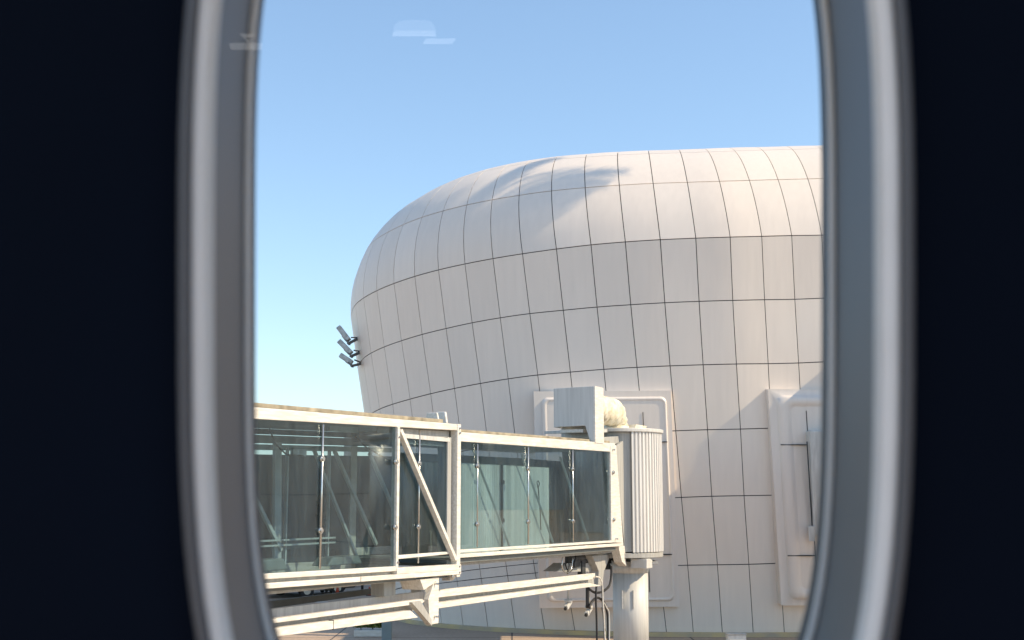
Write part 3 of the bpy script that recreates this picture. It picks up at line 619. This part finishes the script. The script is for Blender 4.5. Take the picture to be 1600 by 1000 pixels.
# bolt heads along the frame joints
for u0_, zz_ in ((6.74, 3.08), (6.74, 3.2), (6.74, 6.0), (6.74, 6.1), (4.215, 3.4), (4.215, 5.8), (16.05, 5.98), (16.2, 3.5), (5.8, 2.9), (5.8, 2.25)):
    s = MB(); s.tube([(u0_, -.085, zz_), (u0_, .02, zz_)], .022, 6); s.build('bolt', M_STEEL, jb)
for uj in (-1.2, 2.9): 
    s = MB(); s.plate([(uj-.006, zb(uj)-.24), (uj+.006, zb(uj)-.24), (uj+.006, zb(uj)-.155), (uj-.006, zb(uj)-.155)], -.074, .0); s.build('beam_joint', M_DARK, jb)
(uj, zj) = bp(521, 975, 0); s = MB(); s.plate([(uj-.006, zj-.1), (uj+.006, zj-.1), (uj+.006, zj+.07), (uj-.006, zj+.07)], -.004, .1); s.build('beam_joint', M_DARK, jb)
# cctv cameras hanging below the bridge on poles
def cctv(px, py, w, dy, label):
    u, z = bp(px, py, w); P = B0 + BE*u - BN*w; P.z = z
    c = empty('security_camera', P, BROT, label=label, cat='security camera', group='small cameras hanging below the jet bridge')
    s = MB(); s.tube([(0, 0, .08), (0, 0, dy)], .03, 10); s.build('pole', M_GREYL, c)
    s = MB(); s.tube([(0, 0, .02), (0, 0, .10)], .11, 14); s.build('mount', M_GREYL, c)
    s = MB(); s.bar((-.22, -.02, -.12), (.14, 0, .04), .11, .12); s.build('housing', M_GREYL, c, bevel=.02)
    s = MB(); s.tube([(-.27, -.02, -.142), (-.215, -.02, -.118)], .045, 10); s.build('lens', M_DARK, c)
cctv(888, 942, .8, .62, 'small white security camera on a pale pole left of the cables')
cctv(920, 952, .5, .7, 'small security camera on a dark pole beside the hanging cables')
# ---------------------------------------------------------------- floodlights on the rounded end of the building
FL = [((529, 511), (545, 532), (552, 526), 'topmost of three grey floodlights on the rounded left end of the building'),
      ((530, 533), (549, 552), (555, 548), 'middle of three grey floodlights on the rounded left end of the building'),
      ((532, 555), (550, 567), (557, 566), 'lowest of three grey floodlights on the rounded left end of the building')]
M_FL = mat('weathered floodlight', (.5, .54, .54), .5, .2, .2, 8)
for i, (a, b, c, lab) in enumerate(FL):
    Y = 48.3; A, B, D = at(*a, Y), at(*b, Y), at(*c, Y+.2)
    fl = empty('floodlight', D, label=lab, cat='floodlight', group='floodlights fixed to the rounded end of the building')
    s = MB(); d = (B-A).normalized(); s.bar(A-D, B-D, .44, .20, up=d.cross(Vector((0, 1, 0)))); s.build('head', M_FL, fl, bevel=.03)
    s = MB()
    up = d.cross(Vector((0, 1, 0))).normalized(); m = (A+B)/2-D
    s.bar(m+d*.05-up*.09, m+d*.30-up*.09, .3, .06); s.build('gear_box', M_MID, fl)
    s = MB()
    s.bar(B-D+Vector((-.12, -.24, 0)), B-D+Vector((.02, -.24, -.12)), .05, .05); s.bar(B-D+Vector((-.12, .24, 0)), B-D+Vector((.02, .24, -.12)), .05, .05)
    s.bar(B-D+Vector((.0, -.26, -.12)), B-D+Vector((.0, .26, -.12)), .08, .08); s.bar(B-D+Vector((.0, 0, -.12)), Vector((.22, .1, -.04)), .12, .1); s.bar(B-D+Vector((.1, 0, .12)), Vector((.22, .1, -.02)), .05, .05)
    s.build('bracket', M_MID, fl)
    s = MB(); s.bar(Vector((.2, .1, .12)), Vector((.24, .1, -.25)), .10, .07); s.build('wall_plate', M_MID, fl)

# ---------------------------------------------------------------- tall palm right of the portals (its crown shades the roof)
def palm(tgt, L, label):
    random.seed(11); hp = tgt + SUN*L; e = empty('palm_tree', (hp.x+6.0, hp.y-4.5, 0), label=label, cat='palm tree'); O = Vector((hp.x+6.0, hp.y-4.5, 0)); T = hp-O
    pts = [Vector((T.x*t**1.05, T.y*t**1.05, T.z*t)) for t in [i/30 for i in range(31)]]
    s = MB(); s.tube(pts, .2, 14, radii=[.30-.19*(i/30)**.6+(.012 if i % 2 else 0) for i in range(31)])
    s.build('trunk', mat('palm bark', (.16, .12, .085), .9, 0, .3, 6, bump=.5), e)
    s = MB()
    for i in range(38):
        az = i*2.39996; el = R(random.uniform(-35, 68)); Lf = random.uniform(2.1, 2.9); d = Vector((math.cos(az), math.sin(az), 0)); P = T.copy(); prev = None; n = 16
        for k_ in range(n+1):
            a = el - (k_/n)**1.2*R(75); dd = d*math.cos(a)+Vector((0, 0, math.sin(a))); P = P + dd*Lf/n
            if prev is not None: s.bar(prev, P, .03, .02)
            prev = P.copy()
            if k_ > 2:
                sd = d.cross(Vector((0, 0, 1))); ll = .62*math.sin(math.pi*min(1, (k_+1)/(n+3)))**.7+.08
                for sg in (-1, 1):
                    for h in (0, .5):
                        q = P + dd*h*Lf/n; tip = q + (sd*sg*.75+dd*.55-Vector((0, 0, .25+random.uniform(0, .15))))*ll
                        s.bm.faces.new([s.bm.verts.new(v) for v in (q-dd*.032, q+dd*.032, tip)])
    s.build('fronds', mat('palm leaf', (.07, .10, .035), .55, 0, .3, 3), e)
palm(S(-2.3, 1.85)+Vector((-2.2, 0, -.6)), 21, 'tall slender palm tree standing right of the door portals')

# ---------------------------------------------------------------- things on the apron
def tagd(o, l, c, g=None): return tag(o, l, c, g)
cbx = empty('utility_cabinet', at(1150, 1000, 36).xy.to_3d(), label='small pale utility cabinet standing in front of the building foot', cat='cabinet')
s = MB(); s.box(-.27, .27, -.15, .15, 0, .74); s.build('cabinet_body', M_GREYL, cbx, bevel=.02)
s = MB(); s.box(-.29, .29, -.17, .17, .742, .78); s.build('cabinet_lid', M_GREY, cbx, bevel=.015)
s = MB(); s.box(-.2, .2, -.158, -.152, .06, .64); s.build('cabinet_door', M_WHITE, cbx)
P = at(604.5, 990, 36)
pst = empty('steel_pillar', (P.x, P.y, 0), label='blue grey steel pillar left of the building foot below the jet bridge', cat='pillar')
s = MB(); s.box(-.14, .14, -.14, .14, 0, 1.2); s.build('shaft', mat('blue grey paint', (.20, .27, .30), .5), pst, bevel=.02)
s = MB(); s.box(-.3, .3, -.3, .3, 0, .04); s.build('foot_plate', M_GREY, pst)
s = MB(); s.box(-.18, .18, -.18, .18, 1.202, 1.25); s.build('cap', M_GREY, pst)
P = at(628, 990, 44.5)
# shrubs in a planter
P = at(580, 985, 42.5)
plt = empty('planter', (P.x, P.y, 0), label='low white edged planter seen through the gap under the bridge', cat='planter')
s = MB(); s.box(-.55, .65, -.3, .3, .0, .22); s.build('trough', M_WHITE, plt, bevel=.02)
def shrub(loc, r, label, seed):
    random.seed(seed); e = empty('shrub', loc, label=label, cat='shrub', group='shrubs by the planter')
    s = MB()
    for i in range(420):
        d = Vector((random.gauss(0, 1), random.gauss(0, 1), abs(random.gauss(0, 1)))).normalized()*r*random.uniform(.5, 1)
        n = Vector((random.gauss(0, 1), random.gauss(0, 1), random.gauss(0, 1))).normalized(); a = n.orthogonal().normalized()*.05; b = n.cross(a)*.7
        s.quad(d-a, d-b, d+a, d+b)
    s.build('leaves', mat('yellow green leaves', (.16, .20, .03), .6, 0, .3, 9), e)
    s = MB(); s.tube([(0, 0, -.2), (0, 0, .1)], .02, 6); s.build('stem', M_DARK, e)
shrub((P.x-.35, P.y, .3), .26, 'yellowish shrub at the left end of the white planter', 1)
shrub((P.x+.05, P.y, .3), .24, 'green shrub in the middle of the white planter', 2)
shrub((P.x+.42, P.y, .3), .25, 'green shrub at the right end of the white planter', 3)
def car(loc, rz, col, label, L=4.4):
    e = empty('parked_car', loc, rz, label=label, cat='car', group='vehicles parked on the far apron')
    prof = [(-L/2, .35), (-L/2, .75), (-L/2+.9, .9), (-L/2+1.5, 1.4), (L/2-1.1, 1.42), (L/2-.25, .95), (L/2, .85), (L/2, .35)]
    s = MB(); s.plate(prof, -.85, .85); s.build('body', col, e, bevel=.07)
    s = MB(); s.plate([(-L/2+1.05, .92), (-L/2+1.58, 1.33), (L/2-1.15, 1.35), (L/2-.55, .96)], -.86, .86); s.build('windows', M_FARDARK, e, bevel=.02)
    for x in (-L/2+.8, L/2-.85):
        for y in (-.8, .8):
            s = MB(); s.tube([(x, y-.1, .32), (x, y+.1, .32)], .32, 18); wl_ = s.build('wheel', M_RUBBER, e, bevel=.02)
            s = MB(); s.tube([(x, y-.112, .32), (x, y+.112, .32)], .17, 12); s.build('rim', M_STEEL, wl_)
car(at(452, 925, 59).xy.to_3d()+Vector((-.6, 0, 0)), R(15), mat('silver car paint', (.55, .57, .6), .3, .5), 'silver car at the left end of the gap under the bridge')
car(at(492, 925, 66).xy.to_3d(), R(-10), mat('dark blue car paint', (.03, .05, .08), .3, .3), 'dark blue car parked behind the silver car')
car(at(476, 925, 61).xy.to_3d()+Vector((.3, 0, 0)), R(5), mat('grey car paint', (.12, .13, .14), .3, .3), 'dark grey car between the silver and the blue car')
fb = empty('apron_shed', (-9, 84, 0), label='low pale pink service shed beyond the apron', cat='shed')
s = MB(); s.box(-14, 14, -3, 3, 0, 3.2); s.build('wall', mat('pale pink render', (.55, .46, .43), .8), fb)
s = MB(); s.box(-14.3, 14.3, -3.3, 3.3, 3.204, 3.45); s.build('roof', M_GREYL, fb)
for x in (-9, -4, 1, 6, 11):
    s = MB(); s.box(x-1.1, x+1.1, -3.06, -2.98, 0, 2.4); s.build('door', M_GREY, fb)
def crate(px, py, Y, sx, sz, m, nm, label, cat):
    P = at(px, py, Y); e = empty(nm, (P.x, P.y, 0), random.uniform(-.3, .3), label=label, cat=cat)
    s = MB(); s.box(-sx/2, sx/2, -sx/2, sx/2, .12, sz); s.build('box', m, e, bevel=.03)
    for a_ in (-1, 1):
        for b_ in (-1, 1): s = MB(); s.tube([(a_*sx*.36, b_*sx*.36-.04, .1), (a_*sx*.36, b_*sx*.36+.04, .1)], .1, 10); s.build('wheel', M_RUBBER, e)
    s = MB(); s.box(-sx/2-.02, sx/2+.02, -sx/2-.02, sx/2+.02, sz+.002, sz+.05); s.build('lid', M_GREY, e)
crate(595, 922, 62, .95, .9, mat('cream plastic', (.75, .66, .5), .5), 'baggage_cart', 'cream box cart at the right end of the gap under the bridge', 'cart')
crate(514, 928, 62, .7, .75, M_GREYL, 'baggage_cart', 'pale grey box cart beside the parked cars', 'cart')
def bollard(px, Y, label, g):
    P = at(px, 925, Y); e = empty('bollard', (P.x, P.y, 0), label=label, cat='bollard', group=g)
    s = MB(); s.tube([(0, 0, 0), (0, 0, .9), (0, 0, .95)], .06, 10, radii=[.06, .06, .03]); s.build('post', M_DARK, e)
    s = MB(); s.tube([(0, 0, .62), (0, 0, .74)], .065, 10); s.build('band', M_WHITE, e)
for px, l in ((585, 'thin dark bollard just left of the cream box cart'), (588.5, 'thin dark bollard touching the cream box cart'), (566, 'thin dark bollard in the middle of the pale apron')): bollard(px, 61, l, 'bollards on the apron under the bridge')
def cone(px, Y, label):
    P = at(px, 925, Y); e = empty('traffic_cone', (P.x, P.y, 0), label=label, cat='traffic cone', group='traffic cones on the apron')
    s = MB(); s.tube([(0, 0, .03), (0, 0, .42)], .1, 12, radii=[.12, .025]); s.build('cone_body', mat('cone orange', (.6, .08, .03), .5), e)
    s = MB(); s.box(-.14, .14, -.14, .14, 0, .03); s.build('foot', M_RUBBER, e)
cone(527, 60, 'red traffic cone left on the pale apron beyond the bridge'); cone(577, 60, 'red traffic cone near the bollards beyond the bridge')

# ---------------------------------------------------------------- aircraft cabin wall and window
ac = empty('aircraft_cabin', (0, .45, 3.4), label='dark aircraft cabin side wall with a tall rounded window', cat='aircraft cabin')
OA = Vector((0, .45, 3.4))
AX = Vector((0, CT, ST)); EV = Vector((0, 0, EYE))
def ring(L, Rt, D, n=96):                       # rounded opening, D metres along the window axis
    hw = (Rt-L)/2; cx = (L+Rt)/2; f_ = (hw-442)/133; b = 750+250*f_; p = 4-.8*f_; out = []
    for i in range(n):
        t = 2*math.pi*i/n; ct_, st_ = math.cos(t), math.sin(t)
        x = cx+hw*math.copysign(abs(ct_)**(2/p), ct_); y = 440-b*math.copysign(abs(st_)**(2/p), st_)
        out.append(EV + ray(x, y)*D - OA)
    return out
def loft(prof, nm, m, closed_last=False, parent=ac, nn=128):
    s = MB(); rs = [[s.bm.verts.new(p) for p in ring(*q, n=nn)] for q in prof]
    for A_, B_ in zip(rs, rs[1:]):
        for i in range(nn):
            f = s.bm.faces.new((A_[i], A_[(i+1) % nn], B_[(i+1) % nn], B_[i])); f.smooth = True
    return s.build(nm, m, parent)
M_TRIM = mat('shaded window plastic', (.13, .135, .145), .5, 0, .02, 30)  # dark base colour carries the shade on the steep reveal
M_BEZ = mat('lit window plastic', (.88, .88, .86), .5, 0, .02, 30)  # pale base colour carries the brightness of the lit bezel
M_WALL = mat('unlit cabin wall', (.002, .005, .013), .9, 0, .1, 5, spec=.1)  # near-black base colour stands in for the wall being unlit
M_SEAL = mat('dark window seal', (.02, .035, .05), .6)
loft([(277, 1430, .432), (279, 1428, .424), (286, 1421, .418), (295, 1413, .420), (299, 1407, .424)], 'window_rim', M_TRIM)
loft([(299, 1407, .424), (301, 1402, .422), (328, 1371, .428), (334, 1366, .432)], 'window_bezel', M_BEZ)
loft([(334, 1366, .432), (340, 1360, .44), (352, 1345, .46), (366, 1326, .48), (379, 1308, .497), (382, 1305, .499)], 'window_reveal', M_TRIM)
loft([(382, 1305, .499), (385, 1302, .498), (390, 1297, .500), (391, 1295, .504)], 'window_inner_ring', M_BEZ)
loft([(391, 1295, .504), (395, 1291, .512), (399, 1285, .53), (399, 1284, .55)], 'window_seal', M_SEAL)
# wall plate with the opening
s = MB(); nn = 128; rg = [s.bm.verts.new(p) for p in ring(277, 1430, .432, n=nn)]
rg2 = [s.bm.verts.new(p) for p in ring(399, 1284, .62, n=nn)]
rg3 = [s.bm.verts.new(p) for p in ring(399, 1284, .55, n=nn)]
def outr(i, y):
    t = 2*math.pi*i/nn; x, z = math.cos(t), math.sin(t); k_ = 1/max(abs(x), abs(z)); return EV + AX*y + Vector((x*k_*4.5, 0, 0)) + Vector((0, -ST, CT))*z*k_*1.35 - OA
og = [s.bm.verts.new(outr(i, .432)) for i in range(nn)]; og2 = [s.bm.verts.new(outr(i, .62)) for i in range(nn)]
for A_, B_ in ((rg, og), (rg2, og2), (rg2, rg3)):
    for i in range(nn): s.bm.faces.new((A_[i], A_[(i+1) % nn], B_[(i+1) % nn], B_[i]))
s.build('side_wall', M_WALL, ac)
s = MB(); s.bm.faces.new([s.bm.verts.new(p) for p in ring(318, 1386, .4265, n=nn)]); s.build('window_pane', glass_mat('cabin window pane', (.98, .985, .985), rough=.0), ac)
# facing cabin panel behind the camera with its small lit lamps, and an added panel at right that keeps the sun off the bezel
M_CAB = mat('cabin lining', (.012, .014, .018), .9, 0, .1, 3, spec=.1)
UPV = Vector((0, -ST, CT)); DP = .4265
def axbox(x0, x1, d0, d1, h0, h1, nm, m):
    s = MB(); f = lambda d: [EV + Vector((x, 0, 0)) + AX*d + UPV*h - OA for x, h in ((x0, h0), (x1, h0), (x1, h1), (x0, h1))]
    s.hexa(f(d0), f(d1)); return s.build(nm, m, ac)
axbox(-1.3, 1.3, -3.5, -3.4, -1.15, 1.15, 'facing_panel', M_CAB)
axbox(1.5, 1.53, -.75, .40, -1.0, 1.75, 'sun_block_panel', M_CAB)
def lampm(v):
    m = bpy.data.materials.new('lamp lens'); m.use_nodes = True; b = m.node_tree.nodes['Principled BSDF']
    b.inputs['Emission Color'].default_value = (1, 1, .95, 1); b.inputs['Emission Strength'].default_value = v; b.inputs['Base Color'].default_value = (.6, .6, .6, 1); return m
def lampshape(pix, v, D=3.38+2*DP):
    s = MB(); A_ = []; B_ = []
    for px, py in pix:
        P = ray(px, py)*D; P = P - AX*2*(P.dot(AX)-DP); A_.append(EV+P+AX*.0-OA); B_.append(EV+P-AX*.018-OA)
    s.hexa(A_, B_); return s.build('cabin_lamp', lampm(v), ac)
def dome(x0, x1, y0, y1, n=14): return [(x1, y1)] + [((x0+x1)/2+(x1-x0)/2*math.copysign(abs(math.cos(a))**.7, math.cos(a)), y1-(y1-y0)*math.sin(a)**.6) for a in [math.pi*i/n for i in range(1, n)]] + [(x0, y1)]
lampshape(dome(615, 680, 31, 48), .65)
lampshape([(613, 55), (681, 55), (680, 50), (614, 50)], 1.7)
lampshape([(661, 67), (706, 67), (712, 60), (666, 60)], 1.5)
lampshape([(359, 76), (408, 76), (409, 67), (359, 67)], 1.2)
lampshape([(373, 52), (398, 54), (380, 58)], 1.0)
lampshape([(375, 53), (378, 52), (398, 76), (394, 76)], 1.0)
